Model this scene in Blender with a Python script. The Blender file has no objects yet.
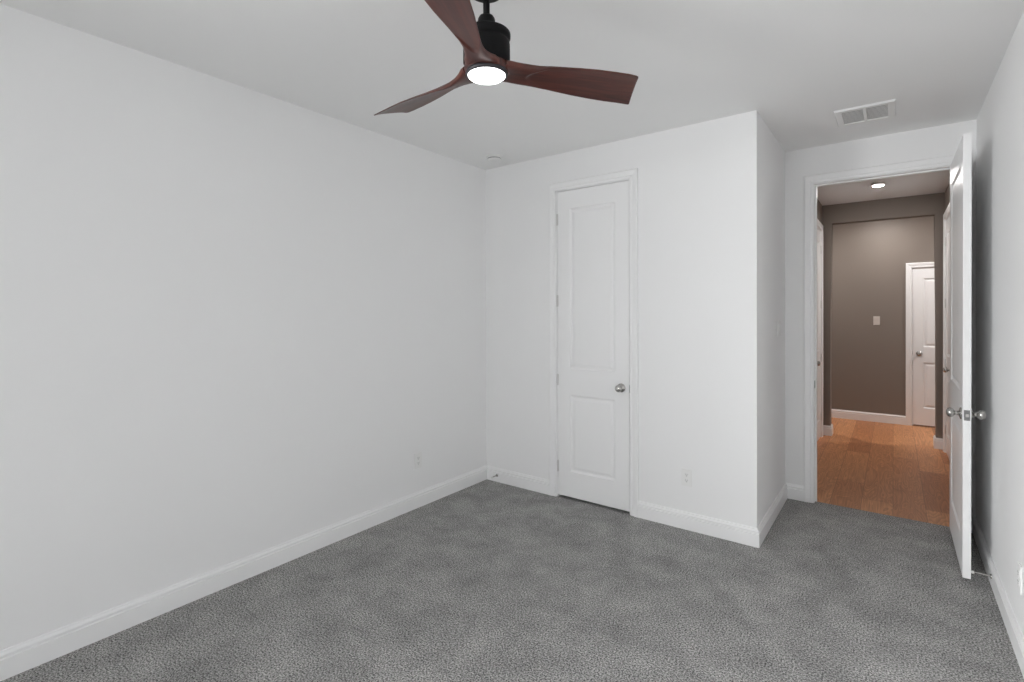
import bpy, bmesh, math, random
from mathutils import Vector, Matrix

random.seed(7)
PI = math.pi
scene = bpy.context.scene
COL = scene.collection

# ------------------------------------------------------------------ camera
# solved from the room's own lines: 17.9 mm lens, 1.49 m above the carpet
YAW, PITCH, ROLL, FPX, CY = 0.6435, -0.0054, -0.0034, 508.99, 314.18
fw = Vector((-math.sin(YAW) * math.cos(PITCH), math.cos(YAW) * math.cos(PITCH), math.sin(PITCH)))
rt = fw.cross(Vector((0, 0, 1))).normalized()
up = rt.cross(fw)
cr, sr = math.cos(ROLL), math.sin(ROLL)
rt, up = cr * rt + sr * up, -sr * rt + cr * up
cam_data = bpy.data.cameras.new('camera')
cam = bpy.data.objects.new('camera', cam_data)
COL.objects.link(cam)
M3 = Matrix((rt, up, -fw)).transposed()
cam.matrix_world = Matrix.Translation((2.8993, 0.0, 1.4866)) @ M3.to_4x4()
cam_data.sensor_width = 36.0
cam_data.lens = FPX * 36.0 / 1024.0
cam_data.shift_y = -(341.0 - CY) / 1024.0
cam_data.clip_start = 0.02
scene.camera = cam

# ------------------------------------------------------------------ light and exposure
world = bpy.data.worlds.new('world')
scene.world = world
world.use_nodes = True
wn = world.node_tree
wbg = wn.nodes['Background']
wbg.inputs['Color'].default_value = (0.978, 0.990, 1.0, 1)
WORLD_STRENGTH = 0.98
# hazy daylight: an even veil plus broad soft glows (azimuth the light travels to, its rise, width, brightness):
# the low bright haze round the hidden sun, and pale sunlit ground seen below the horizon
SKY_BASE = 0.15
GLOWS = [(45, -12, 22, 49.0), (60, 13, 22, 17.5), (92, 13, 22, 5.5), (92, -12, 22, 7.0)]


def wnode(kind, op=None, **kw):
    n = wn.nodes.new(kind)
    if op:
        n.operation = op
    return n


wtc = wnode('ShaderNodeTexCoord')
acc = None
for az, rise, width, bright in GLOWS:
    a_, e_ = math.radians(az), math.radians(rise)
    dot = wnode('ShaderNodeVectorMath', 'DOT_PRODUCT')
    dot.inputs[1].default_value = (-math.cos(a_) * math.cos(e_), -math.sin(a_) * math.cos(e_), -math.sin(e_))
    wn.links.new(wtc.outputs['Generated'], dot.inputs[0])
    m1 = wnode('ShaderNodeMath', 'MULTIPLY_ADD')
    m1.inputs[1].default_value, m1.inputs[2].default_value = width, -width
    wn.links.new(dot.outputs['Value'], m1.inputs[0])
    ex = wnode('ShaderNodeMath', 'EXPONENT')
    wn.links.new(m1.outputs[0], ex.inputs[0])
    m2 = wnode('ShaderNodeMath', 'MULTIPLY_ADD')
    m2.inputs[1].default_value = bright * WORLD_STRENGTH
    m2.inputs[2].default_value = SKY_BASE * WORLD_STRENGTH if acc is None else 0.0
    wn.links.new(ex.outputs[0], m2.inputs[0])
    if acc is not None:
        wn.links.new(acc, m2.inputs[2])
    acc = m2.outputs[0]
wn.links.new(acc, wbg.inputs['Strength'])

scene.view_settings.view_transform = 'Standard'
scene.view_settings.look = 'None'
scene.view_settings.gamma = 1.0
scene.view_settings.use_curve_mapping = False
scene.view_settings.exposure = 0.0
scene.cycles.max_bounces = 12
scene.cycles.diffuse_bounces = 8
scene.cycles.glossy_bounces = 4
scene.cycles.use_denoising = True
scene.cycles.use_adaptive_sampling = False
scene.cycles.caustics_reflective = False
scene.cycles.caustics_refractive = False
scene.cycles.sample_clamp_indirect = 6.0

YBACK = -4.0
# unseen windows, one behind the camera and one added in the left wall to even the daylight: span along the wall, then sill and head height
WIN_BACK = (0.5, 2.3, 0.30, 2.35)
WIN_LEFT = (-3.2, -0.6, 0.40, 2.25)


def portal(loc, rotz, w, h):
    """tells the renderer where the daylight comes in; gives no light of its own"""
    l = bpy.data.lights.new('window_portal', 'AREA')
    l.shape = 'RECTANGLE'
    l.size, l.size_y = w, h
    l.cycles.is_portal = True
    o = bpy.data.objects.new('window_portal', l)
    COL.objects.link(o)
    o.location = loc
    o.rotation_euler = (PI / 2, 0, rotz)
    return o


HALL_GLOW, CROSS_GLOW, SIDE_FILL = 380.0, 490.0, 1060.0      # radiance of the hall's LED disc, then of the unseen added ones

# ------------------------------------------------------------------ room dimensions (metres)
H = 2.743
XC, YC = 2.211, 3.481        # outer corner of the closet
YB = 4.535                   # entry wall
XR = 3.335                   # right wall
XHL = 2.213                  # left wall of the hall
T = 0.12
YE2 = YB + T                 # hall side of the entry wall
YH, YH2 = 7.13, 7.27         # dropped header at the end of the hall
YF = 8.37                    # far wall
XF0, XF1 = 0.6, 4.9          # extent of the cross hall
DX0, DX1, DZ = 2.410, 3.240, 2.458      # entry doorway
CX0, CX1, CZ = 0.742, 1.358, 2.442      # closet doorway
CAS = 0.0635                  # casing width
BH, BT = 0.117, 0.016        # baseboard


# ------------------------------------------------------------------ materials
def new_mat(name):
    m = bpy.data.materials.new(name)
    m.use_nodes = True
    return m, m.node_tree, m.node_tree.nodes['Principled BSDF']


def N(nt, kind, **kw):
    n = nt.nodes.new(kind)
    for k, v in kw.items():
        setattr(n, k, v)
    return n


def bump(nt, bsdf, height_socket, strength, dist):
    b = N(nt, 'ShaderNodeBump')
    b.inputs['Strength'].default_value = strength
    b.inputs['Distance'].default_value = dist
    nt.links.new(height_socket, b.inputs['Height'])
    nt.links.new(b.outputs['Normal'], bsdf.inputs['Normal'])


def paint(name, col, rough=0.55, texture=0.0, scale=160):
    m, nt, b = new_mat(name)
    b.inputs['Base Color'].default_value = (*col, 1)
    b.inputs['Roughness'].default_value = rough
    b.inputs['Specular IOR Level'].default_value = 0.35
    if texture:
        tc = N(nt, 'ShaderNodeTexCoord')
        n = N(nt, 'ShaderNodeTexNoise')
        n.inputs['Scale'].default_value = scale
        n.inputs['Detail'].default_value = 3
        nt.links.new(tc.outputs['Object'], n.inputs['Vector'])
        bump(nt, b, n.outputs['Fac'], texture, 0.002)
    return m


def metal(name, col, rough):
    m, nt, b = new_mat(name)
    b.inputs['Base Color'].default_value = (*col, 1)
    b.inputs['Metallic'].default_value = 1.0
    b.inputs['Roughness'].default_value = rough
    return m


def emitter(name, col, strength):
    m, nt, b = new_mat(name)
    b.inputs['Base Color'].default_value = (0.9, 0.9, 0.9, 1)
    b.inputs['Emission Color'].default_value = (*col, 1)
    b.inputs['Emission Strength'].default_value = strength
    return m


def carpet_material():
    m, nt, b = new_mat('carpet_grey_pile')
    b.inputs['Roughness'].default_value = 1.0
    b.inputs['Specular IOR Level'].default_value = 0.0
    b.inputs['Sheen Weight'].default_value = 0.0
    tc = N(nt, 'ShaderNodeTexCoord')
    fine = N(nt, 'ShaderNodeTexNoise')
    fine.inputs['Scale'].default_value = 140
    fine.inputs['Detail'].default_value = 2.5
    fine.inputs['Roughness'].default_value = 0.7
    tuft = N(nt, 'ShaderNodeTexVoronoi')
    tuft.inputs['Scale'].default_value = 120
    big = N(nt, 'ShaderNodeTexNoise')
    big.inputs['Scale'].default_value = 4.0
    big.inputs['Detail'].default_value = 6
    big.inputs['Roughness'].default_value = 0.7
    big.inputs['Distortion'].default_value = 0.15
    for n in (fine, tuft, big):
        nt.links.new(tc.outputs['Object'], n.inputs['Vector'])
    r1 = N(nt, 'ShaderNodeValToRGB')
    r1.color_ramp.elements[0].position = 0.36
    r1.color_ramp.elements[0].color = (0.060, 0.0595, 0.058, 1)
    r1.color_ramp.elements[1].position = 0.66
    r1.color_ramp.elements[1].color = (0.66, 0.652, 0.642, 1)
    nt.links.new(fine.outputs['Fac'], r1.inputs['Fac'])
    r2 = N(nt, 'ShaderNodeValToRGB')
    r2.color_ramp.elements[0].position = 0.34
    r2.color_ramp.elements[0].color = (0.78, 0.78, 0.78, 1)
    r2.color_ramp.elements[1].position = 0.66
    r2.color_ramp.elements[1].color = (1.16, 1.155, 1.145, 1)
    nt.links.new(big.outputs['Fac'], r2.inputs['Fac'])
    mx = N(nt, 'ShaderNodeMix', data_type='RGBA', blend_type='MULTIPLY')
    mx.inputs['Factor'].default_value = 1.0
    nt.links.new(r1.outputs['Color'], mx.inputs['A'])
    nt.links.new(r2.outputs['Color'], mx.inputs['B'])
    nt.links.new(mx.outputs['Result'], b.inputs['Base Color'])
    ad = N(nt, 'ShaderNodeMath', operation='ADD')
    nt.links.new(fine.outputs['Fac'], ad.inputs[0])
    nt.links.new(tuft.outputs['Distance'], ad.inputs[1])
    bump(nt, b, ad.outputs[0], 0.6, 0.006)
    return m


def plank_material():
    """hickory planks 0.197 m wide running along y"""
    m, nt, b = new_mat('hickory_planks')
    b.inputs['Roughness'].default_value = 0.42
    b.inputs['Specular IOR Level'].default_value = 0.35
    tc = N(nt, 'ShaderNodeTexCoord')
    mp = N(nt, 'ShaderNodeMapping')
    mp.inputs['Rotation'].default_value = (0, 0, PI / 2)
    mp.inputs['Location'].default_value = (0.3, -0.137, 0)
    nt.links.new(tc.outputs['Object'], mp.inputs['Vector'])
    br = N(nt, 'ShaderNodeTexBrick')
    br.offset = 0.37
    br.inputs['Scale'].default_value = 1.0
    br.inputs['Brick Width'].default_value = 1.15
    br.inputs['Row Height'].default_value = 0.197
    br.inputs['Mortar Size'].default_value = 0.0012
    br.inputs['Mortar Smooth'].default_value = 0.0
    br.inputs['Bias'].default_value = 0.0
    br.inputs['Color1'].default_value = (0.0, 0.0, 0.0, 1)
    br.inputs['Color2'].default_value = (1, 1, 1, 1)
    br.inputs['Mortar'].default_value = (0.3, 0.3, 0.3, 1)
    nt.links.new(mp.outputs['Vector'], br.inputs['Vector'])
    # grain, shifted per plank so that it does not run across joints
    sep = N(nt, 'ShaderNodeSeparateColor')
    nt.links.new(br.outputs['Color'], sep.inputs['Color'])
    mul = N(nt, 'ShaderNodeMath', operation='MULTIPLY')
    mul.inputs[1].default_value = 37.0
    nt.links.new(sep.outputs['Red'], mul.inputs[0])
    cmb = N(nt, 'ShaderNodeCombineXYZ')
    nt.links.new(mul.outputs[0], cmb.inputs['X'])
    nt.links.new(mul.outputs[0], cmb.inputs['Z'])
    st = N(nt, 'ShaderNodeMapping')
    st.inputs['Scale'].default_value = (5.5, 0.9, 1)
    nt.links.new(tc.outputs['Object'], st.inputs['Vector'])
    va = N(nt, 'ShaderNodeVectorMath', operation='ADD')
    nt.links.new(st.outputs['Vector'], va.inputs[0])
    nt.links.new(cmb.outputs['Vector'], va.inputs[1])
    base = N(nt, 'ShaderNodeTexNoise')
    base.inputs['Scale'].default_value = 1.6
    base.inputs['Detail'].default_value = 1.0
    base.inputs['Distortion'].default_value = 0.5
    nt.links.new(va.outputs['Vector'], base.inputs['Vector'])
    rings = N(nt, 'ShaderNodeMath', operation='MULTIPLY')
    rings.inputs[1].default_value = 17.0
    nt.links.new(base.outputs['Fac'], rings.inputs[0])
    sn = N(nt, 'ShaderNodeMath', operation='FRACT')
    nt.links.new(rings.outputs[0], sn.inputs[0])
    st2 = N(nt, 'ShaderNodeMapping')
    st2.inputs['Scale'].default_value = (90, 4, 1)
    nt.links.new(tc.outputs['Object'], st2.inputs['Vector'])
    fib = N(nt, 'ShaderNodeTexNoise')
    fib.inputs['Scale'].default_value = 1.0
    fib.inputs['Detail'].default_value = 4
    nt.links.new(st2.outputs['Vector'], fib.inputs['Vector'])
    tone = N(nt, 'ShaderNodeValToRGB')
    tone.color_ramp.elements[0].position = 0.0
    tone.color_ramp.elements[0].color = (0.41, 0.165, 0.070, 1)
    tone.color_ramp.elements[1].position = 1.0
    tone.color_ramp.elements[1].color = (0.64, 0.305, 0.140, 1)
    nt.links.new(sep.outputs['Red'], tone.inputs['Fac'])
    g1 = N(nt, 'ShaderNodeValToRGB')
    g1.color_ramp.elements[0].position = 0.0
    g1.color_ramp.elements[0].color = (0.80, 0.77, 0.74, 1)
    g1.color_ramp.elements[1].position = 0.75
    g1.color_ramp.elements[1].color = (1.06, 1.06, 1.06, 1)
    nt.links.new(sn.outputs[0], g1.inputs['Fac'])
    g2 = N(nt, 'ShaderNodeValToRGB')
    g2.color_ramp.elements[0].position = 0.3
    g2.color_ramp.elements[0].color = (0.82, 0.80, 0.78, 1)
    g2.color_ramp.elements[1].position = 0.7
    g2.color_ramp.elements[1].color = (1.12, 1.12, 1.12, 1)
    nt.links.new(fib.outputs['Fac'], g2.inputs['Fac'])
    m1 = N(nt, 'ShaderNodeMix', data_type='RGBA', blend_type='MULTIPLY')
    m1.inputs['Factor'].default_value = 1
    nt.links.new(tone.outputs['Color'], m1.inputs['A'])
    nt.links.new(g1.outputs['Color'], m1.inputs['B'])
    m2 = N(nt, 'ShaderNodeMix', data_type='RGBA', blend_type='MULTIPLY')
    m2.inputs['Factor'].default_value = 1
    nt.links.new(m1.outputs['Result'], m2.inputs['A'])
    nt.links.new(g2.outputs['Color'], m2.inputs['B'])
    m3 = N(nt, 'ShaderNodeMix', data_type='RGBA', blend_type='MIX')
    nt.links.new(br.outputs['Fac'], m3.inputs['Factor'])
    nt.links.new(m2.outputs['Result'], m3.inputs['A'])
    m3.inputs['B'].default_value = (0.20, 0.085, 0.04, 1)
    nt.links.new(m3.outputs['Result'], b.inputs['Base Color'])
    return m


def blade_material():
    m, nt, b = new_mat('walnut_stained_wood')
    b.inputs['Roughness'].default_value = 0.38
    b.inputs['Specular IOR Level'].default_value = 0.42
    b.inputs['Coat Weight'].default_value = 0.18
    b.inputs['Coat Roughness'].default_value = 0.3
    tc = N(nt, 'ShaderNodeTexCoord')
    mp = N(nt, 'ShaderNodeMapping')
    mp.inputs['Scale'].default_value = (3, 42, 10)
    nt.links.new(tc.outputs['Object'], mp.inputs['Vector'])
    n = N(nt, 'ShaderNodeTexNoise')
    n.inputs['Scale'].default_value = 1.0
    n.inputs['Detail'].default_value = 5
    n.inputs['Distortion'].default_value = 0.8
    nt.links.new(mp.outputs['Vector'], n.inputs['Vector'])
    r = N(nt, 'ShaderNodeValToRGB')
    r.color_ramp.elements[0].position = 0.3
    r.color_ramp.elements[0].color = (0.034, 0.0072, 0.0050, 1)
    r.color_ramp.elements[1].position = 0.72
    r.color_ramp.elements[1].color = (0.118, 0.029, 0.018, 1)
    nt.links.new(n.outputs['Fac'], r.inputs['Fac'])
    nt.links.new(r.outputs['Color'], b.inputs['Base Color'])
    return m


def glass_material():
    m, nt, b = new_mat('clear_glass')
    out = nt.nodes['Material Output']
    tr = N(nt, 'ShaderNodeBsdfTransparent')
    gl = N(nt, 'ShaderNodeBsdfGlossy')
    gl.inputs['Roughness'].default_value = 0.02
    mx = N(nt, 'ShaderNodeMixShader')
    mx.inputs['Fac'].default_value = 0.06
    nt.links.new(tr.outputs[0], mx.inputs[1])
    nt.links.new(gl.outputs[0], mx.inputs[2])
    nt.links.new(mx.outputs[0], out.inputs['Surface'])
    return m


WHITE_WALL = paint('white_wall_paint', (0.87, 0.87, 0.87), 0.6, 0.03, 130)
CEIL = paint('white_ceiling_paint', (0.86, 0.86, 0.855), 0.8, 0.04, 90)
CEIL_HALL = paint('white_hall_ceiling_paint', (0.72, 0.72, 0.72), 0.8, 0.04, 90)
TAUPE = paint('taupe_wall_paint', (0.225, 0.190, 0.164), 0.55, 0.10, 130)
TRIM = paint('white_trim_enamel', (0.88, 0.88, 0.88), 0.32)
PLASTIC = paint('white_plastic', (0.84, 0.84, 0.83), 0.55)
DIM_PLASTIC = paint('dimmed_white_plastic', (0.60, 0.55, 0.51), 0.5)  # white plastic toned down for the dim light at the far wall
SLOT = paint('dark_slot', (0.05, 0.05, 0.05), 0.6)
SHADE_GREY = paint('recess_shade_grey', (0.34, 0.34, 0.34), 0.5)
NICKEL = metal('satin_nickel', (0.50, 0.49, 0.47), 0.26)
STEEL = metal('dark_brushed_steel', (0.22, 0.22, 0.22), 0.45)
HINGE = metal('brushed_light_nickel', (0.72, 0.71, 0.70), 0.42)
BLACK = paint('matte_black_metal', (0.005, 0.005, 0.0055), 0.5)
BLACK.node_tree.nodes['Principled BSDF'].inputs['Specular IOR Level'].default_value = 0.15
RIM = paint('dark_bronze_rim', (0.035, 0.032, 0.036), 0.35)
CARPET = carpet_material()
PLANK = plank_material()
WOOD = blade_material()
GLASS = glass_material()
FAN_LED = emitter('fan_led_diffuser', (1.0, 1.0, 1.0), 6.0)
RUBBER = paint('white_rubber', (0.72, 0.71, 0.69), 0.6)


# ------------------------------------------------------------------ mesh helpers
def link(name, bm, mats, parent=None, smooth=False, kind=None, label=None, recalc=True):
    if recalc:
        bmesh.ops.recalc_face_normals(bm, faces=bm.faces)
    me = bpy.data.meshes.new(name)
    bm.to_mesh(me)
    bm.free()
    for m in (mats if isinstance(mats, (list, tuple)) else [mats]):
        me.materials.append(m)
    if smooth:
        for p in me.polygons:
            p.use_smooth = True
    o = bpy.data.objects.new(name, me)
    COL.objects.link(o)
    if parent:
        o.parent = parent
    if kind:
        o['kind'] = kind
    if label:
        o['label'] = label
    return o


def empty(name, loc, rotz=0.0, label=None, cat=None, kind=None, group=None):
    o = bpy.data.objects.new(name, None)
    o.empty_display_size = 0.05
    COL.objects.link(o)
    o.location = loc
    o.rotation_euler = (0, 0, rotz)
    for k, v in (('label', label), ('category', cat), ('kind', kind), ('group', group)):
        if v:
            o[k] = v
    return o


def smooth_by_angle(o, deg=35):
    me = o.data
    for p in me.polygons:
        p.use_smooth = True
    bm = bmesh.new()
    bm.from_mesh(me)
    for e in bm.edges:
        if len(e.link_faces) == 2 and e.calc_face_angle(0) > math.radians(deg):
            e.smooth = False
    bm.to_mesh(me)
    bm.free()


def box(bm, x0, x1, y0, y1, z0, z1, bev=0.0, seg=2, mat=0):
    r = bmesh.ops.create_cube(bm, size=1.0)
    vs = r['verts']
    for v in vs:
        v.co = Vector((x0 + (v.co.x + .5) * (x1 - x0), y0 + (v.co.y + .5) * (y1 - y0), z0 + (v.co.z + .5) * (z1 - z0)))
    fs = set(f for v in vs for f in v.link_faces)
    for f in fs:
        f.material_index = mat
    if bev:
        es = list(set(e for v in vs for e in v.link_edges))
        bmesh.ops.bevel(bm, geom=es, offset=bev, segments=seg, affect='EDGES', profile=0.5, clamp_overlap=True)
    return vs


def lathe(bm, prof, M=Matrix(), n=40, mat=0):
    """prof = [(r, h)...] turned about the local z axis"""
    rings = []
    for r, h in prof:
        if r < 1e-6:
            rings.append([bm.verts.new(M @ Vector((0, 0, h)))])
        else:
            rings.append([bm.verts.new(M @ Vector((r * math.cos(2 * PI * i / n), r * math.sin(2 * PI * i / n), h))) for i in range(n)])
    for a, b in zip(rings, rings[1:]):
        for i in range(n):
            j = (i + 1) % n
            if len(a) == 1 and len(b) == 1:
                continue
            if len(a) == 1:
                f = bm.faces.new((a[0], b[i], b[j]))
            elif len(b) == 1:
                f = bm.faces.new((a[i], a[j], b[0]))
            else:
                f = bm.faces.new((a[i], a[j], b[j], b[i]))
            f.material_index = mat
            f.smooth = True


def axis_matrix(origin, direction):
    d = Vector(direction).normalized()
    return Matrix.Translation(origin) @ d.to_track_quat('Z', 'Y').to_matrix().to_4x4()


def sweep(bm, pts, prof, out_sign=1, mat=0):
    """sweep an (offset, height) profile along a plan polyline with mitred corners; offset goes to the left of travel times out_sign"""
    n = len(pts)
    rings = []
    for i in range(n):
        p = Vector(pts[i])
        d0 = (Vector(pts[i]) - Vector(pts[i - 1])).normalized() if i > 0 else None
        d1 = (Vector(pts[i + 1]) - Vector(pts[i])).normalized() if i < n - 1 else None
        n0 = Vector((-d0.y, d0.x)) if d0 else None
        n1 = Vector((-d1.y, d1.x)) if d1 else None
        if n0 is None:
            m = n1
        elif n1 is None:
            m = n0
        else:
            m = (n0 + n1) / (1 + n0.dot(n1))
        m = m * out_sign
        rings.append([bm.verts.new((p.x + m.x * o, p.y + m.y * o, h)) for o, h in prof])
    k = len(prof)
    for a, b in zip(rings, rings[1:]):
        for i in range(k):
            j = (i + 1) % k
            f = bm.faces.new((a[i], a[j], b[j], b[i]))
            f.material_index = mat
    bm.faces.new(rings[0])
    bm.faces.new(list(reversed(rings[-1])))


BASE_PROF = [(0.0, 0.0), (BT, 0.0), (BT, 0.0835), (BT - 0.007, 0.0865), (BT - 0.007, 0.0925), (BT - 0.001, 0.0955),
             (BT - 0.001, 0.1010), (BT - 0.007, 0.1085), (BT - 0.009, BH), (0.0, BH)]


def baseboard(name, pts, sign=1, label=None, mat=None, z=0.0):
    bm = bmesh.new()
    sweep(bm, pts, [(o, h + z) for o, h in BASE_PROF], sign)
    o = link(name, bm, mat or TRIM, kind='structure', label=label)
    return o


CAS_PROF = [(0.0, 0.0), (0.0, 0.0095), (0.003, 0.012), (0.016, 0.0135), (0.022, 0.0115), (0.025, 0.0115), (0.029, 0.0145),
            (0.043, 0.0172), (0.050, 0.0192), (0.057, 0.0192), (0.061, 0.0165), (CAS, 0.0125), (CAS, 0.0)]


def casing_mesh(bm, w, h, prof=CAS_PROF, z0=0.0):
    """three mitred sides round an opening: local x 0..w, z 0..h, the moulding stands out to -y"""
    def ring(corner):
        out = []
        for u, t in prof:
            x, z = {'bl': (-u, z0), 'tl': (-u, h + u), 'tr': (w + u, h + u), 'br': (w + u, z0)}[corner]
            out.append(bm.verts.new((x, -t, z)))
        return out
    rs = [ring(c) for c in ('bl', 'tl', 'tr', 'br')]
    k = len(prof)
    for a, b in zip(rs, rs[1:]):
        for i in range(k):
            j = (i + 1) % k
            bm.faces.new((a[i], a[j], b[j], b[i]))
    bm.faces.new(rs[0])
    bm.faces.new(list(reversed(rs[-1])))


def door_frame(name, loc, rotz, w, h, depth, reveal=0.006, both=False, stop=None, label=None, zfloor=0.0):
    """casing + jamb lining round an opening; local x 0..w, wall face at y=0, the wall behind at +y"""
    e = empty(name, loc, rotz, label=label, kind='structure')
    bm = bmesh.new()
    casing_mesh(bm, w - 2 * 0 + 0, h, [(u + 0.0, t) for u, t in CAS_PROF], z0=zfloor)
    link('casing', bm, TRIM, e)
    bm = bmesh.new()
    j = 0.018
    # lining boards, a reveal inside the casing's inner edge
    box(bm, -j + reveal, reveal, 0.0, depth, zfloor, h - reveal)
    box(bm, w - reveal, w + j - reveal, 0.0, depth, zfloor, h - reveal)
    box(bm, -j + reveal, w + j - reveal, 0.0, depth, h - reveal, h + j - reveal)
    if stop is not None:                       # the stop bead the leaf closes against
        s0, s1 = stop
        box(bm, reveal, reveal + 0.011, s0, s1, zfloor, h - reveal - 0.011)
        box(bm, w - reveal - 0.011, w - reveal, s0, s1, zfloor, h - reveal - 0.011)
        box(bm, reveal, w - reveal, s0, s1, h - reveal - 0.011, h - reveal)
    link('jamb', bm, TRIM, e)
    if both:
        bm = bmesh.new()
        casing_mesh(bm, w, h, z0=zfloor)
        o = link('casing', bm, TRIM, e)
        o.location = (w, depth, 0)
        o.rotation_euler = (0, 0, PI)
    return e


def panel_slab(w, h, t, panels):
    """door leaf with moulded panels on both faces: local x 0..w, y 0..t (front at y=0), z 0..h"""
    bm = bmesh.new()
    rings = [(0.0, 0.0), (0.004, 0.0035), (0.011, 0.0085), (0.017, 0.0095), (0.024, 0.0085), (0.040, 0.0025), (0.046, 0.002)]

    def face(y, sgn):
        px0, px1 = panels[0][0], panels[0][1]
        xs = [0, px0, px1, w]
        zs = [0]
        for p in panels:
            zs += [p[2], p[3]]
        zs.append(h)
        V = {}
        for i, x in enumerate(xs):
            for k, z in enumerate(zs):
                V[i, k] = bm.verts.new((x, y, z))
        for i in range(3):
            for k in range(len(zs) - 1):
                q = [V[i, k], V[i + 1, k], V[i + 1, k + 1], V[i, k + 1]]
                if i == 1 and k % 2 == 1:
                    prev = q
                    for ins, dep in rings[1:]:
                        x0, x1, z0, z1 = xs[1] + ins, xs[2] - ins, zs[k] + ins, zs[k + 1] - ins
                        yy = y + sgn * dep
                        cur = [bm.verts.new(c) for c in ((x0, yy, z0), (x1, yy, z0), (x1, yy, z1), (x0, yy, z1))]
                        for a in range(4):
                            b_ = (a + 1) % 4
                            bm.faces.new((prev[a], prev[b_], cur[b_], cur[a]))
                        prev = cur
                    bm.faces.new(prev)
                else:
                    bm.faces.new(q)
        return V, len(zs) - 1
    A, nz = face(0.0, 1)
    B, _ = face(t, -1)
    for i in range(3):
        bm.faces.new((A[i, 0], B[i, 0], B[i + 1, 0], A[i + 1, 0]))
        bm.faces.new((A[i, nz], A[i + 1, nz], B[i + 1, nz], B[i, nz]))
    for k in range(nz):
        bm.faces.new((A[0, k], A[0, k + 1], B[0, k + 1], B[0, k]))
        bm.faces.new((A[3, k], B[3, k], B[3, k + 1], A[3, k + 1]))
    return bm


KNOB_PROF = [(0.0, 0.0), (0.0325, 0.0), (0.0325, 0.0035), (0.030, 0.0065), (0.020, 0.010), (0.0135, 0.0125), (0.0115, 0.018), (0.0115, 0.026),
             (0.0150, 0.0305), (0.0212, 0.0345), (0.0252, 0.0410), (0.0265, 0.0475), (0.0252, 0.0540), (0.0212, 0.0600), (0.0148, 0.0640), (0.0070, 0.0656), (0.0, 0.0660)]


def add_knob(parent, x, y, z, sgn, label=None):
    """sgn -1: stands out from the front face towards -y"""
    bm = bmesh.new()
    M = axis_matrix((x, y, z), (0, sgn, 0))
    lathe(bm, KNOB_PROF[6:], M, 36)
    o = link('door_knob', bm, NICKEL, parent, label=label)
    bm = bmesh.new()
    lathe(bm, KNOB_PROF[:7] + [(0.0, 0.0125)], M, 36)
    link('rosette', bm, NICKEL, o)
    return o


def add_hinge(parent, x, y, z):
    bm = bmesh.new()
    lathe(bm, [(0, -0.047), (0.0035, -0.046), (0.0045, -0.044), (0.0045, 0.044), (0.0035, 0.046), (0, 0.047)], Matrix.Translation((x, y, z)), 16)
    for k in (-0.024, -0.008, 0.008, 0.024):
        lathe(bm, [(0.0045, k - 0.0006), (0.0050, k - 0.0004), (0.0050, k + 0.0004), (0.0045, k + 0.0006)], Matrix.Translation((x, y, z)), 16)
    box(bm, x - 0.010, x + 0.010, y + 0.002, y + 0.0045, z - 0.0445, z + 0.0445)
    return link('hinge', bm, HINGE, parent)


def std_panels(w, h, stile, tall):
    if tall:
        return [(stile, w - stile, 0.200, 0.806), (stile, w - stile, 1.012, h - 0.140)]
    return [(stile, w - stile, 0.220, 0.806), (stile, w - stile, 1.005, h - 0.130)]


def make_leaf(name, loc, rotz, w, h, stile, tall, label, hinge_side, knob_z, gap=0.0, both_knobs=True, hinges=4, t=0.035, hinge_y=-0.004):
    """door with its origin at the bottom left corner of its front face, front facing local -y"""
    e = empty(name, loc, rotz, label=label, cat='door', kind='structure')
    o = link('door_panel', panel_slab(w, h, t, std_panels(w, h, stile, tall)), TRIM, e)
    kx = w - 0.063 if hinge_side == 'left' else 0.063
    add_knob(e, kx, 0.0, knob_z, -1)
    if both_knobs:
        add_knob(e, kx, t, knob_z, 1)
    ex = w if hinge_side == 'left' else 0.0
    # latch face plate on the free edge
    bm = bmesh.new()
    s = 1 if hinge_side == 'left' else -1
    a, b_ = sorted((ex - 0.001 * s, ex + 0.0012 * s))
    box(bm, a, b_, t / 2 - 0.0125, t / 2 + 0.0125, knob_z - 0.0285, knob_z + 0.0285, 0.0004, 1)
    fp = link('latch_plate', bm, STEEL, e)
    bm = bmesh.new()
    a, b_ = sorted((ex + 0.001 * s, ex + 0.0085 * s))
    if gap and gap < 0.008:
        a, b_ = sorted((ex + 0.001 * s, ex + gap * s))
    box(bm, a, b_, t / 2 - 0.0065, t / 2 + 0.0065, knob_z - 0.009, knob_z + 0.009, 0.001, 1)
    link('latch_bolt', bm, NICKEL, fp)
    hx = -0.002 if hinge_side == 'left' else w + 0.002
    zs = [0.23, 0.92, 1.55, h - 0.22] if hinges == 4 else [0.23, h / 2, h - 0.2]
    for z in zs:
        add_hinge(e, hx, hinge_y, z)
    return e


# ================================================================== THE SETTING
def wall(name, boxes, mats, label=None, by_normal=None):
    bm = bmesh.new()
    for b_ in boxes:
        box(bm, *b_)
    if by_normal:
        bm.normal_update()
        bmesh.ops.recalc_face_normals(bm, faces=bm.faces)
        for f in bm.faces:
            f.material_index = by_normal(f)
    return link(name, bm, mats, kind='structure', label=label)


# floors
wall('floor', [(-T, XR + T, YBACK - T, YB + 0.045, -0.10, 0.0)], CARPET, label='grey cut pile carpet over the whole bedroom floor')
wall('floor_hall', [(XF0 - T, XF1 + T, YB + 0.045, YF + T, -0.11, -0.008)], PLANK, label='reddish brown wood plank floor of the hall beyond the open door')
# ceilings
wall('ceiling', [(-T, XR + T, YBACK - T, YE2, H, H + 0.12)], CEIL, label='white bedroom ceiling')
wall('ceiling_hall', [(XF0 - T, XF1 + T, YE2, YF + T, H, H + 0.12)], CEIL_HALL, label='white hall ceiling seen through the doorway')
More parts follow.
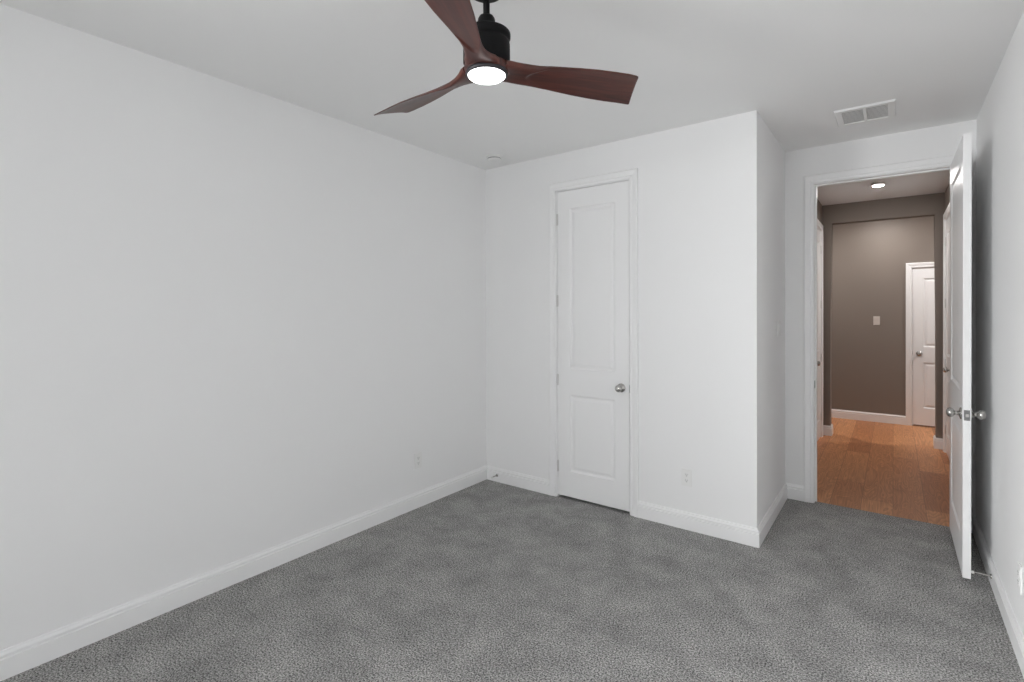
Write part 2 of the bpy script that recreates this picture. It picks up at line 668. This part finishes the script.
# bedroom walls
def wall_with_hole(name, axis, c0, c1, lo, hi, win, label):
    w0, w1, z0, z1 = win

    def seg(a, b_, za, zb):
        return (c0, c1, a, b_, za, zb) if axis == 'y' else (a, b_, c0, c1, za, zb)
    return wall(name, [seg(lo, w0, 0, H), seg(w1, hi, 0, H), seg(w0, w1, 0, z0), seg(w0, w1, z1, H)], WHITE_WALL, label=label)


wall_with_hole('wall_left', 'y', -T, 0, YBACK - T, YE2, WIN_LEFT, 'long blank white wall on the left')
wall_with_hole('wall_back', 'x', YBACK - T, YBACK, 0, XR, WIN_BACK, 'white window wall behind the camera')
wall('wall_right', [(XR, XR + T, YBACK - T, YE2, 0, H)], WHITE_WALL, label='white wall on the right behind the open door')
JT = 0.012
wall('wall_closet', [(0, CX0 - JT, YC, YC + T, 0, H), (CX1 + JT, XC, YC, YC + T, 0, H), (CX0 - JT, CX1 + JT, YC, YC + T, CZ + JT, H)], WHITE_WALL,
     label='white wall facing the camera with the closed closet door')
wall('wall_closet_side', [(XC - T, XC, YC + T, YB, 0, H)], WHITE_WALL, label='short white return wall between closet corner and entry wall')
wall('wall_entry', [(0, DX0 - JT, YB, YE2, 0, H), (DX1 + JT, XR, YB, YE2, 0, H), (DX0 - JT, DX1 + JT, YB, YE2, DZ + JT, H)], [WHITE_WALL, TAUPE],
     label='white wall around the open doorway', by_normal=lambda f: 1 if f.normal.y > 0.9 else 0)
# hall walls (door openings in both sides)
HD0, HD1, HDZ = 6.215, 6.975, 2.425        # hall side doors: y range
wall('wall_hall_left', [(XHL - T, XHL, YE2, HD0 - JT, 0, H), (XHL - T, XHL, HD1 + JT, YH, 0, H), (XHL - T, XHL, HD0 - JT, HD1 + JT, HDZ + JT, H)], TAUPE,
     label='taupe hall wall on the left, mostly hidden by the doorway')
wall('wall_hall_right', [(XR, XR + T, YE2, HD0 - JT, 0, H), (XR, XR + T, HD1 + JT, YH, 0, H), (XR, XR + T, HD0 - JT, HD1 + JT, HDZ + JT, H)], TAUPE,
     label='taupe hall wall on the right behind the open door')
PX0, PX1, PZ = 2.296, 3.264, 2.533         # cased-less opening at the end of the hall
bm = bmesh.new()
# one frame-shaped prism so that its inner corners can be rounded
o_ = [(XF0, 0), (PX0, 0), (PX0, PZ), (PX1, PZ), (PX1, 0), (XF1, 0), (XF1, H), (XF0, H)]
fr = [bm.verts.new((x, YH, z)) for x, z in o_]
bk = [bm.verts.new((x, YH2, z)) for x, z in o_]
bm.faces.new(fr)
bm.faces.new(list(reversed(bk)))
for i in range(8):
    j = (i + 1) % 8
    bm.faces.new((fr[i], bk[i], bk[j], fr[j]))
bm.edges.ensure_lookup_table()
es = [e for e in bm.edges if abs(e.verts[0].co.y - e.verts[1].co.y) < 1e-6 and all(PX0 - 1e-4 <= v.co.x <= PX1 + 1e-4 for v in e.verts) and not all(v.co.z < 1e-6 for v in e.verts)]
bmesh.ops.bevel(bm, geom=es, offset=0.014, segments=4, affect='EDGES', profile=0.5)
bmesh.ops.triangulate(bm, faces=[f for f in bm.faces if len(f.verts) > 4])
link('wall_hall_header', bm, TAUPE, kind='structure', label='taupe dropped header and narrow posts at the end of the hall')
FD0, FD1, FDZ = 3.094, 3.812, 2.026        # door in the far wall
wall('wall_far', [(XF0 - T, FD0 - JT, YF, YF + T, 0, H), (FD1 + JT, XF1 + T, YF, YF + T, 0, H), (FD0 - JT, FD1 + JT, YF, YF + T, FDZ + JT, H)], TAUPE,
     label='taupe far wall at the end of the hall with a light switch')
wall('wall_cross_left', [(XF0 - T, XF0, YH, YF, 0, H)], TAUPE, label='end wall of the cross hall on the left')
wall('wall_cross_right', [(XF1, XF1 + T, YH, YF, 0, H)], TAUPE, label='end wall of the cross hall on the right')

# window behind the camera, and an added one beside it that evens the light
def make_window(name, loc, rotz, w, h, label):
    """local x across the opening, +y into the room, origin at the middle of the sill"""
    we = empty(name, loc, rotz, label=label, kind='structure')
    hw, f_ = w / 2, 0.04
    bm = bmesh.new()
    box(bm, -hw, hw, -0.03, 0.03, 0, f_)
    box(bm, -hw, hw, -0.03, 0.03, h - f_, h)
    box(bm, -hw, -hw + f_, -0.03, 0.03, f_, h - f_)
    box(bm, hw - f_, hw, -0.03, 0.03, f_, h - f_)
    box(bm, -f_ / 2, f_ / 2, -0.03, 0.03, f_, h - f_)
    for s in (-1, 1):
        a, b_ = sorted((s * f_ / 2, s * (hw - f_)))
        box(bm, a, b_, -0.02, 0.02, h / 2 - 0.02, h / 2 + 0.02)
    link('window_frame', bm, TRIM, we)
    for s in (-1, 1):
        bm = bmesh.new()
        a, b_ = sorted((s * f_ / 2, s * (hw - f_)))
        box(bm, a, b_, -0.002, 0.002, f_, h - f_)
        link('pane', bm, GLASS, we)
    bm = bmesh.new()
    box(bm, -hw - 0.04, hw + 0.04, 0.02, 0.085, -0.022, 0.0, 0.004)
    link('window_sill', bm, TRIM, we)
    off = Matrix.Rotation(rotz, 3, 'Z') @ Vector((0, -0.05, 0))
    portal((loc[0] + off.x, loc[1] + off.y, loc[2] + h / 2), rotz, w, h)


def mid(win):
    return (win[0] + win[1]) / 2


make_window('window_1', (mid(WIN_BACK), YBACK - 0.06, WIN_BACK[2]), 0, WIN_BACK[1] - WIN_BACK[0], WIN_BACK[3] - WIN_BACK[2], 'white framed window behind the camera')
make_window('added_window_2', (-0.06, mid(WIN_LEFT), WIN_LEFT[2]), -PI / 2, WIN_LEFT[1] - WIN_LEFT[0], WIN_LEFT[3] - WIN_LEFT[2], 'unseen white framed window added in the left wall to even the daylight')

# baseboards
baseboard('baseboard_left', [(0, YBACK), (0, YC)], -1, 'white baseboard along the left wall')
baseboard('baseboard_closet', [(0, YC), (CX0 + 0.0 - CAS + 0.006, YC)], -1, 'short white baseboard between room corner and closet door')
baseboard('baseboard_corner', [(CX1 + CAS - 0.006, YC), (XC, YC), (XC, YB)], -1, 'white baseboard wrapping the outer closet corner')
baseboard('baseboard_entry', [(XC, YB), (DX0 - CAS + 0.006, YB)], -1, 'short white baseboard left of the open doorway')
baseboard('baseboard_right', [(XR, YB), (XR, YBACK)], -1, 'white baseboard along the right wall')
HZ = -0.008
baseboard('baseboard_hall_left', [(XHL, HD1 + CAS), (XHL, YH), (PX0, YH), (PX0, YH2), (XF0, YH2)], -1, 'white baseboard block around the left hall post', z=HZ)
baseboard('baseboard_hall_right', [(XF1, YH2), (PX1, YH2), (PX1, YH), (XR, YH), (XR, HD1 + CAS)], -1, 'white baseboard block around the right hall post', z=HZ)
baseboard('baseboard_far', [(XF0, YF), (FD0 - CAS + 0.006, YF)], -1, 'white baseboard along the taupe far wall', z=HZ)
baseboard('baseboard_hall_near_left', [(XHL, YE2), (XHL, HD0 - CAS)], -1, 'white baseboard in the hall before the left hall door', z=HZ)
baseboard('baseboard_hall_near_right', [(XR, HD0 - CAS), (XR, YE2)], -1, 'white baseboard in the hall before the right hall door', z=HZ)

# door frames
R6 = 0.006
tr1 = door_frame('trim_1', (CX0 - R6, YC, 0), 0, CX1 - CX0 + 2 * R6, CZ + R6, T, stop=(0.040, 0.052), label='white moulded casing around the closed closet door')
tr2 = door_frame('trim_2', (DX0 - R6, YB, 0), 0, DX1 - DX0 + 2 * R6, DZ + R6, T, both=True, stop=(0.040, 0.075), label='white moulded casing around the open doorway', zfloor=-0.006)
door_frame('trim_3', (FD0 - R6, YF, 0), 0, FD1 - FD0 + 2 * R6, FDZ + R6, T, stop=(0.040, 0.052), label='white casing around the far hall door', zfloor=HZ)
door_frame('trim_4', (XHL, HD0 - R6, 0), PI / 2, HD1 - HD0 + 2 * R6, HDZ + R6, T, stop=(0.040, 0.052), label='white casing around the left hall door', zfloor=HZ)
door_frame('trim_5', (XR, HD1 + R6, 0), -PI / 2, HD1 - HD0 + 2 * R6, HDZ + R6, T, stop=(0.040, 0.052), label='white casing around the right hall door', zfloor=HZ)
# strike plates let into the jambs
bm = bmesh.new()
box(bm, R6 - 0.001, R6 + 0.0015, 0.002, 0.034, 0.885, 0.943, 0.0004, 1)
box(bm, R6 + 0.0005, R6 + 0.0022, 0.012, 0.026, 0.902, 0.926, 0.0003, 1)
link('strike_plate', bm, STEEL, tr2)
bm = bmesh.new()
w_ = CX1 - CX0 + 2 * R6
box(bm, w_ - R6 - 0.0005, w_ - R6 + 0.0055, -0.0016, 0.004, 0.890, 0.948, 0.0004, 1)
link('strike_plate', bm, STEEL, tr1)

# doors
make_leaf('door_1', (CX0 + 0.003, YC + 0.002, 0.020), 0, CX1 - CX0 - 0.006, 2.418, 0.112, True,
          'closed white two-panel closet door in the facing wall', 'left', 0.900, gap=0.0025)
# entry door: hinged on the right jamb and swung a quarter turn into the room, its closed-side front now facing the right wall
LW = 0.813
make_leaf('door_2', (XR - 0.133, YB - 0.012, 0.018), -PI / 2, LW, 2.430, 0.116, True,
          'open white entry door standing parallel to the right wall', 'left', 0.892, hinge_y=0.037)
make_leaf('door_3', (FD0 + 0.003, YF + 0.002, 0.010), 0, FD1 - FD0 - 0.006, 2.012, 0.105, False,
          'white door at the far end of the hall', 'right', 0.915, hinges=3, gap=0.0025)
make_leaf('door_4', (XHL - 0.002, HD0 + 0.003, 0.008), PI / 2, HD1 - HD0 - 0.006, 2.411, 0.112, True,
          'white hall door at left, a sliver seen past the doorway casing', 'right', 0.915, gap=0.0025)
make_leaf('door_5', (XR + 0.002, HD1 - 0.003, 0.008), -PI / 2, HD1 - HD0 - 0.006, 2.411, 0.112, True,
          'white hall door at right, a sliver seen behind the open door', 'left', 0.915, gap=0.0025)


# ================================================================== CEILING FAN
FX, FY = 1.6675, 1.488
fan = empty('ceiling_fan', (FX, FY, H), label='three-blade dark walnut ceiling fan with black motor and lit round light', cat='ceiling fan')


def fz(z):
    return z - H


bm = bmesh.new()
lathe(bm, [(0, 0.0), (0.064, 0.0), (0.066, -0.004), (0.066, -0.045), (0.063, -0.054), (0.055, -0.059), (0.020, -0.060), (0.016, -0.064), (0, -0.064)], n=48)
link('canopy', bm, BLACK, fan)
bm = bmesh.new()
lathe(bm, [(0, fz(2.690)), (0.0125, fz(2.690)), (0.0125, fz(2.590)), (0, fz(2.590))], n=24)
link('downrod', bm, BLACK, fan)
bm = bmesh.new()
lathe(bm, [(0, fz(2.604)), (0.018, fz(2.604)), (0.027, fz(2.599)), (0.032, fz(2.590)), (0.034, fz(2.578)), (0.034, fz(2.530)), (0, fz(2.530))], n=40)
link('coupling_cover', bm, BLACK, fan)
bm = bmesh.new()
lathe(bm, [(0, fz(2.534)), (0.080, fz(2.536)), (0.0885, fz(2.5355)), (0.0905, fz(2.533)), (0.0910, fz(2.529)), (0.0905, fz(2.519)), (0.088, fz(2.514)), (0.083, fz(2.512)),
           (0.0825, fz(2.505)), (0.0870, fz(2.500)), (0.0885, fz(2.493)), (0.0885, fz(2.425)), (0.084, fz(2.416)), (0.0, fz(2.416))], n=64)
link('motor_housing', bm, BLACK, fan)

# wooden hub: three-lobed disc that the blades grow out of
TH0 = 54.0
bm = bmesh.new()
nseg = 96


def hub_r(a, base, lobe):
    c = math.cos(3 * (a - math.radians(TH0)))
    return base + lobe * max(0.0, c) ** 1.5


rings = []
for z, b_, l_ in ((2.424, 0.074, 0.008), (2.418, 0.082, 0.010), (2.404, 0.085, 0.010), (2.396, 0.084, 0.010), (2.390, 0.080, 0.010)):
    rings.append([bm.verts.new((hub_r(2 * PI * i / nseg, b_, l_) * math.cos(2 * PI * i / nseg), hub_r(2 * PI * i / nseg, b_, l_) * math.sin(2 * PI * i / nseg), fz(z))) for i in range(nseg)])
for a, b_ in zip(rings, rings[1:]):
    for i in range(nseg):
        bm.faces.new((a[i], a[(i + 1) % nseg], b_[(i + 1) % nseg], b_[i]))
bm.faces.new(rings[0])
bm.faces.new(list(reversed(rings[-1])))
hub = link('hub', bm, WOOD, fan)
smooth_by_angle(hub, 40)

# light kit
bm = bmesh.new()
lathe(bm, [(0, fz(2.392)), (0.0800, fz(2.392)), (0.0800, fz(2.384)), (0.0775, fz(2.378)), (0.0725, fz(2.376)), (0.0708, fz(2.380)), (0, fz(2.380))], n=64)
kit = link('light_kit', bm, RIM, fan)
bm = bmesh.new()
lathe(bm, [(0, fz(2.383)), (0.0705, fz(2.383)), (0.0705, fz(2.377)), (0.067, fz(2.3735)), (0.055, fz(2.3705)), (0.030, fz(2.369)), (0, fz(2.3685))], n=64)
link('diffuser', bm, FAN_LED, kit, label='glowing white round diffuser')

# blade sections along local +x: r, lateral offset of the two edges (hi edge is clockwise = -y), z of each edge, thickness, bottom hollow
SECT = [
    # r      s_hi     s_lo    z_hi    z_lo    thick
    (0.060, -0.066, 0.066, 2.408, 2.402, 0.030),
    (0.080, -0.062, 0.062, 2.410, 2.400, 0.030),
    (0.105, -0.052, 0.052, 2.413, 2.394, 0.030),
    (0.135, -0.0455, 0.045, 2.416, 2.388, 0.028),
    (0.165, -0.0430, 0.042, 2.418, 2.385, 0.025),
    (0.200, -0.0440, 0.0425, 2.419, 2.382, 0.021),
    (0.245, -0.0520, 0.049, 2.421, 2.380, 0.017),
    (0.300, -0.0605, 0.059, 2.422, 2.379, 0.014),
    (0.360, -0.0695, 0.070, 2.423, 2.379, 0.0125),
    (0.430, -0.0765, 0.079, 2.424, 2.379, 0.0115),
    (0.500, -0.0790, 0.082, 2.424, 2.378, 0.011),
    (0.560, -0.0795, 0.0815, 2.424, 2.378, 0.0105),
    (0.596, -0.0765, 0.0822, 2.423, 2.377, 0.010),
    (0.606, -0.0725, 0.0820, 2.4225, 2.377, 0.0095),
]
TIP_LO_R = 0.648


def blade_bm():
    bm = bmesh.new()
    nc = 30
    rings = []

    def section(r, s0, s1, z0, z1, th, rake, fillet=0.0):
        top, bot = [], []
        for i in range(nc + 1):
            u = i / nc
            e = 0.5 - 0.5 * math.cos(PI * u)           # finer at the edges
            s = s0 + (s1 - s0) * e
            zc = z0 + (z1 - z0) * e
            prof = (max(0.0, 1 - (2 * e - 1) ** 6)) ** 0.5
            tt = th * (0.10 + 0.90 * prof) / 2
            # the carved underside is hollowed between the edges past the neck
            q = 2 * e - 1
            k = max(0.0, min(1.0, (r - (0.150 + 0.085 * q * q)) / 0.022))       # a lens-shaped scoop that starts at the neck
            hollow = 0.0075 * (1 - q ** 4) * k * k * (3 - 2 * k)
            rr = r + rake * e
            top.append((rr, s, fz(zc + tt + hollow * 0.6)))
            bot.append((rr, s, fz(zc - tt + hollow)))
        return [bm.verts.new(c) for c in top] + [bm.verts.new(c) for c in reversed(bot)]
    dense = []
    for A, B in zip(SECT, SECT[1:]):
        n_ = 6 if 0.13 < A[0] < 0.25 else 2
        dense += [tuple(a + (b_ - a) * i / n_ for a, b_ in zip(A, B)) for i in range(n_)]
    dense.append(SECT[-1])
    for (r, s0, s1, z0, z1, th) in dense:
        # the tip is cut on a slant: the low edge reaches further out
        k = max(0.0, (r - 0.16) / (0.606 - 0.16))
        rings.append(section(r, s0, s1, z0, z1, th, (TIP_LO_R - 0.606) * k))
    # rounded tip corners
    r, s0, s1, z0, z1, th = SECT[-1]
    rings.append(section(r + 0.004, s0 + 0.007, s1 - 0.004, z0 - 0.002, z1 + 0.001, th * 0.7, TIP_LO_R - 0.606 - 0.001))
    n = len(rings[0])
    for a, b_ in zip(rings, rings[1:]):
        for i in range(n):
            j = (i + 1) % n
            bm.faces.new((a[i], a[j], b_[j], b_[i]))
    bm.faces.new(rings[0])
    bm.faces.new(list(reversed(rings[-1])))
    return bm


b0 = link('blade', blade_bm(), WOOD, fan)
smooth_by_angle(b0, 50)
b0.rotation_euler = (0, 0, math.radians(TH0))
for k in (1, 2):
    c = b0.copy()
    COL.objects.link(c)
    c.parent = fan
    c.rotation_euler = (0, 0, math.radians(TH0 + 120 * k))


# ================================================================== SMALL FIXTURES
# smoke detector on the ceiling by the closet wall
sd = empty('smoke_detector', (0.300, 3.232, H), label='white round smoke detector on the ceiling near the left corner', cat='smoke detector')
bm = bmesh.new()
lathe(bm, [(0, 0.0), (0.070, 0.0), (0.071, -0.003), (0.071, -0.009), (0.067, -0.012), (0, -0.014)], n=48)
link('base', bm, PLASTIC, sd)
bm = bmesh.new()
lathe(bm, [(0, -0.0115), (0.040, -0.0115), (0.040, -0.0185), (0.050, -0.0190), (0.058, -0.0205), (0.056, -0.029), (0.045, -0.033), (0.020, -0.035), (0, -0.0355)], n=48)
link('cover', bm, PLASTIC, sd)
bm = bmesh.new()
lathe(bm, [(0, -0.0135), (0.055, -0.0135), (0.055, -0.0195), (0, -0.0195)], n=48)
link('groove_shade', bm, SHADE_GREY, sd)  # grey ring standing in for the shadow gap under the cover
bm = bmesh.new()
lathe(bm, [(0, -0.033), (0.009, -0.033), (0.009, -0.0365), (0, -0.037)], Matrix.Translation((0.022, -0.01, 0)), n=20)
link('test_button', bm, PLASTIC, sd)

# air vent on the ceiling in front of the doorway
vent = empty('air_vent', (2.752, 3.962, H), label='white square ceiling air vent with two louvre banks above the entry', cat='air vent')
VW, VD = 0.152, 0.160
bm = bmesh.new()
m_ = 0.034
for (x0, x1, y0, y1) in ((-VW, VW, -VD, -VD + m_), (-VW, VW, VD - m_, VD), (-VW, -VW + m_, -VD + m_, VD - m_), (VW - m_, VW, -VD + m_, VD - m_), (-0.008, 0.008, -VD + m_, VD - m_)):
    box(bm, x0, x1, y0, y1, -0.011, -0.001)
# sloping outer lip
pts = [(-VW - 0.006, -VD - 0.006), (VW + 0.006, -VD - 0.006), (VW + 0.006, VD + 0.006), (-VW - 0.006, VD + 0.006)]
inn = [(-VW, -VD), (VW, -VD), (VW, VD), (-VW, VD)]
A_ = [bm.verts.new((x, y, 0.0)) for x, y in pts]
B_ = [bm.verts.new((x, y, -0.011)) for x, y in inn]
for i in range(4):
    j = (i + 1) % 4
    bm.faces.new((A_[i], A_[j], B_[j], B_[i]))
link('vent_frame', bm, PLASTIC, vent)
bm = bmesh.new()
box(bm, -VW + 0.02, VW - 0.02, -VD + 0.02, VD - 0.02, -0.0012, 0.0)
link('duct_shade', bm, SHADE_GREY, vent)  # grey sheet standing in for the darkness behind the louvres
for s in (-1, 1):
    x0, x1 = sorted((s * 0.007, s * (VW - m_ + 0.002)))
    bm = bmesh.new()
    ns = 11
    for i in range(ns):
        y = -VD + m_ + (i + 0.5) * (2 * (VD - m_)) / ns
        vs = box(bm, x0, x1, y - 0.0080, y + 0.0080, -0.0070, -0.0058)
        bmesh.ops.rotate(bm, verts=vs, cent=(0, y, -0.0062), matrix=Matrix.Rotation(math.radians(6), 3, 'X'))
    link('louvre_bank', bm, PLASTIC, vent)


def wall_plate(name, loc, rotz, w, label, cat, kind='duplex', group=None, PLASTIC=PLASTIC):
    """cover plate in local x (width), -y out of the wall, origin at the plate's centre on the wall"""
    e = empty(name, loc, rotz, label=label, cat=cat, group=group)
    h = 0.117
    bm = bmesh.new()
    box(bm, -w / 2, w / 2, -0.006, 0.0, -h / 2, h / 2, 0.0016, 2)
    link('cover_plate', bm, PLASTIC, e)
    if kind == 'duplex':
        for s in (-1, 1):
            bm = bmesh.new()
            vs = box(bm, -0.0165, 0.0165, -0.0078, -0.004, s * 0.0195 - 0.0135, s * 0.0195 + 0.0135, 0.0012, 2)
            r_ = link('receptacle', bm, PLASTIC, e)
            bm = bmesh.new()
            box(bm, -0.0075, -0.0053, -0.0082, -0.0070, s * 0.0195 - 0.001, s * 0.0195 + 0.0075)
            box(bm, 0.0053, 0.0075, -0.0082, -0.0070, s * 0.0195 + 0.0000, s * 0.0195 + 0.0070)
            lathe(bm, [(0, 0.0070), (0.0026, 0.0070), (0.0026, 0.0082), (0, 0.0082)], Matrix.Translation((0, 0, s * 0.0195 - 0.0070)) @ Matrix.Rotation(PI / 2, 4, 'X'), 14)
            link('slot', bm, SLOT, r_)
        bm = bmesh.new()
        lathe(bm, [(0, 0.0055), (0.0032, 0.0055), (0.0030, 0.0072), (0, 0.0075)], Matrix.Rotation(PI / 2, 4, 'X'), 16)
        link('screw', bm, PLASTIC, e)
    elif kind == 'rocker':
        n = max(1, round(w / 0.05) - 0) if w > 0.09 else 1
        for i in range(n):
            x = (i - (n - 1) / 2) * 0.046
            bm = bmesh.new()
            a = [(-0.0165, -0.006, -0.033), (0.0165, -0.006, -0.033), (0.0165, -0.0085, 0.0), (-0.0165, -0.0085, 0.0), (0.0165, -0.0115, 0.033), (-0.0165, -0.0115, 0.033),
                 (-0.0165, -0.004, -0.033), (0.0165, -0.004, -0.033), (0.0165, -0.004, 0.033), (-0.0165, -0.004, 0.033)]
            V = [bm.verts.new((x + c[0], c[1], c[2])) for c in a]
            for q in ((0, 1, 2, 3), (3, 2, 4, 5), (6, 0, 3, 5, 9), (1, 7, 8, 4, 2), (5, 4, 8, 9), (6, 7, 1, 0), (6, 9, 8, 7)):
                bm.faces.new([V[k] for k in q])
            link('rocker', bm, PLASTIC, e)
    return e


wall_plate('wall_outlet', (0, 2.664, 0.354), PI / 2, 0.072, 'white duplex outlet low on the long left wall', 'outlet')
wall_plate('wall_outlet', (1.773, YC, 0.352), 0, 0.072, 'white duplex outlet low on the wall right of the closet door', 'outlet')
wall_plate('wall_outlet', (XR, 3.046, 0.338), -PI / 2, 0.072, 'white outlet low on the right wall, cut by the picture edge', 'outlet')
wall_plate('light_switch', (XC, 4.240, 1.352), PI / 2, 0.118, 'white double switch plate on the short return wall by the entry', 'light switch', 'rocker')
wall_plate('light_switch', (2.716, YF, 1.345), 0, 0.072, 'rocker switch on the taupe far hall wall, its white plate toned down for dim light', 'light switch', 'rocker', PLASTIC=DIM_PLASTIC)


def door_stop(loc, direction, length, label):
    e = empty('door_stop', loc, label=label, cat='door stop')
    M = axis_matrix((0, 0, 0), direction)
    bm = bmesh.new()
    lathe(bm, [(0, 0), (0.0125, 0), (0.0125, 0.003), (0.009, 0.006), (0.0055, 0.008), (0, 0.008)], M, 24)
    link('mount', bm, NICKEL, e)
    bm = bmesh.new()
    L = length - 0.012
    prof = [(0, 0.007)]
    k = 18
    for i in range(k + 1):
        z = 0.007 + (L - 0.007) * i / k
        prof.append((0.0040 if i % 2 else 0.0050, z))
    prof.append((0, L))
    lathe(bm, prof, M, 16)
    link('rod', bm, NICKEL, e)
    bm = bmesh.new()
    lathe(bm, [(0, L - 0.001), (0.0065, L - 0.001), (0.0078, L + 0.002), (0.0078, length - 0.003), (0.006, length), (0, length)], M, 20)
    link('bumper', bm, RUBBER, e)
    return e


door_stop((0.132, YC - BT, 0.058), (0, -1, 0), 0.078, 'small nickel door stop on the baseboard beside the closet door')
door_stop((XR - BT, 3.705, 0.062), (-1, 0, 0), 0.082, 'nickel door stop on the right baseboard touching the open door')


# hall lamps: flush round LED discs, the diffuser itself gives the light; those past the header are unseen, added to brighten the hall
def hall_lamp(loc, radiance, label, k=0.66):
    e = empty('ceiling_light', loc, label=label, cat='ceiling light')
    bm = bmesh.new()
    lathe(bm, [(r * k, z) for r, z in ((0, 0), (0.083, 0), (0.084, -0.006), (0.081, -0.022), (0.073, -0.027), (0.070, -0.024), (0, -0.024))], n=48)
    link('trim_ring', bm, PLASTIC, e)
    bm = bmesh.new()
    lathe(bm, [(r * k, z) for r, z in ((0, -0.0235), (0.0695, -0.0235), (0.0695, -0.026), (0.055, -0.031), (0.03, -0.034), (0, -0.035))], n=40)
    link('diffuser', bm, emitter('hall_led_diffuser', (1.0, 0.97, 0.95), radiance), e, label='glowing white diffuser')
    return e


hall_lamp((2.776, 6.20, H), HALL_GLOW, 'small round ceiling light in the hall, seen through the doorway')
hall_lamp((2.80, 7.84, H), CROSS_GLOW, 'unseen round ceiling light added behind the hall header for the glow on the far wall')
hall_lamp((1.35, 7.80, H), SIDE_FILL, 'unseen ceiling light added on the left of the cross hall to brighten it')
hall_lamp((4.25, 7.80, H), SIDE_FILL, 'unseen ceiling light added on the right of the cross hall to brighten it')
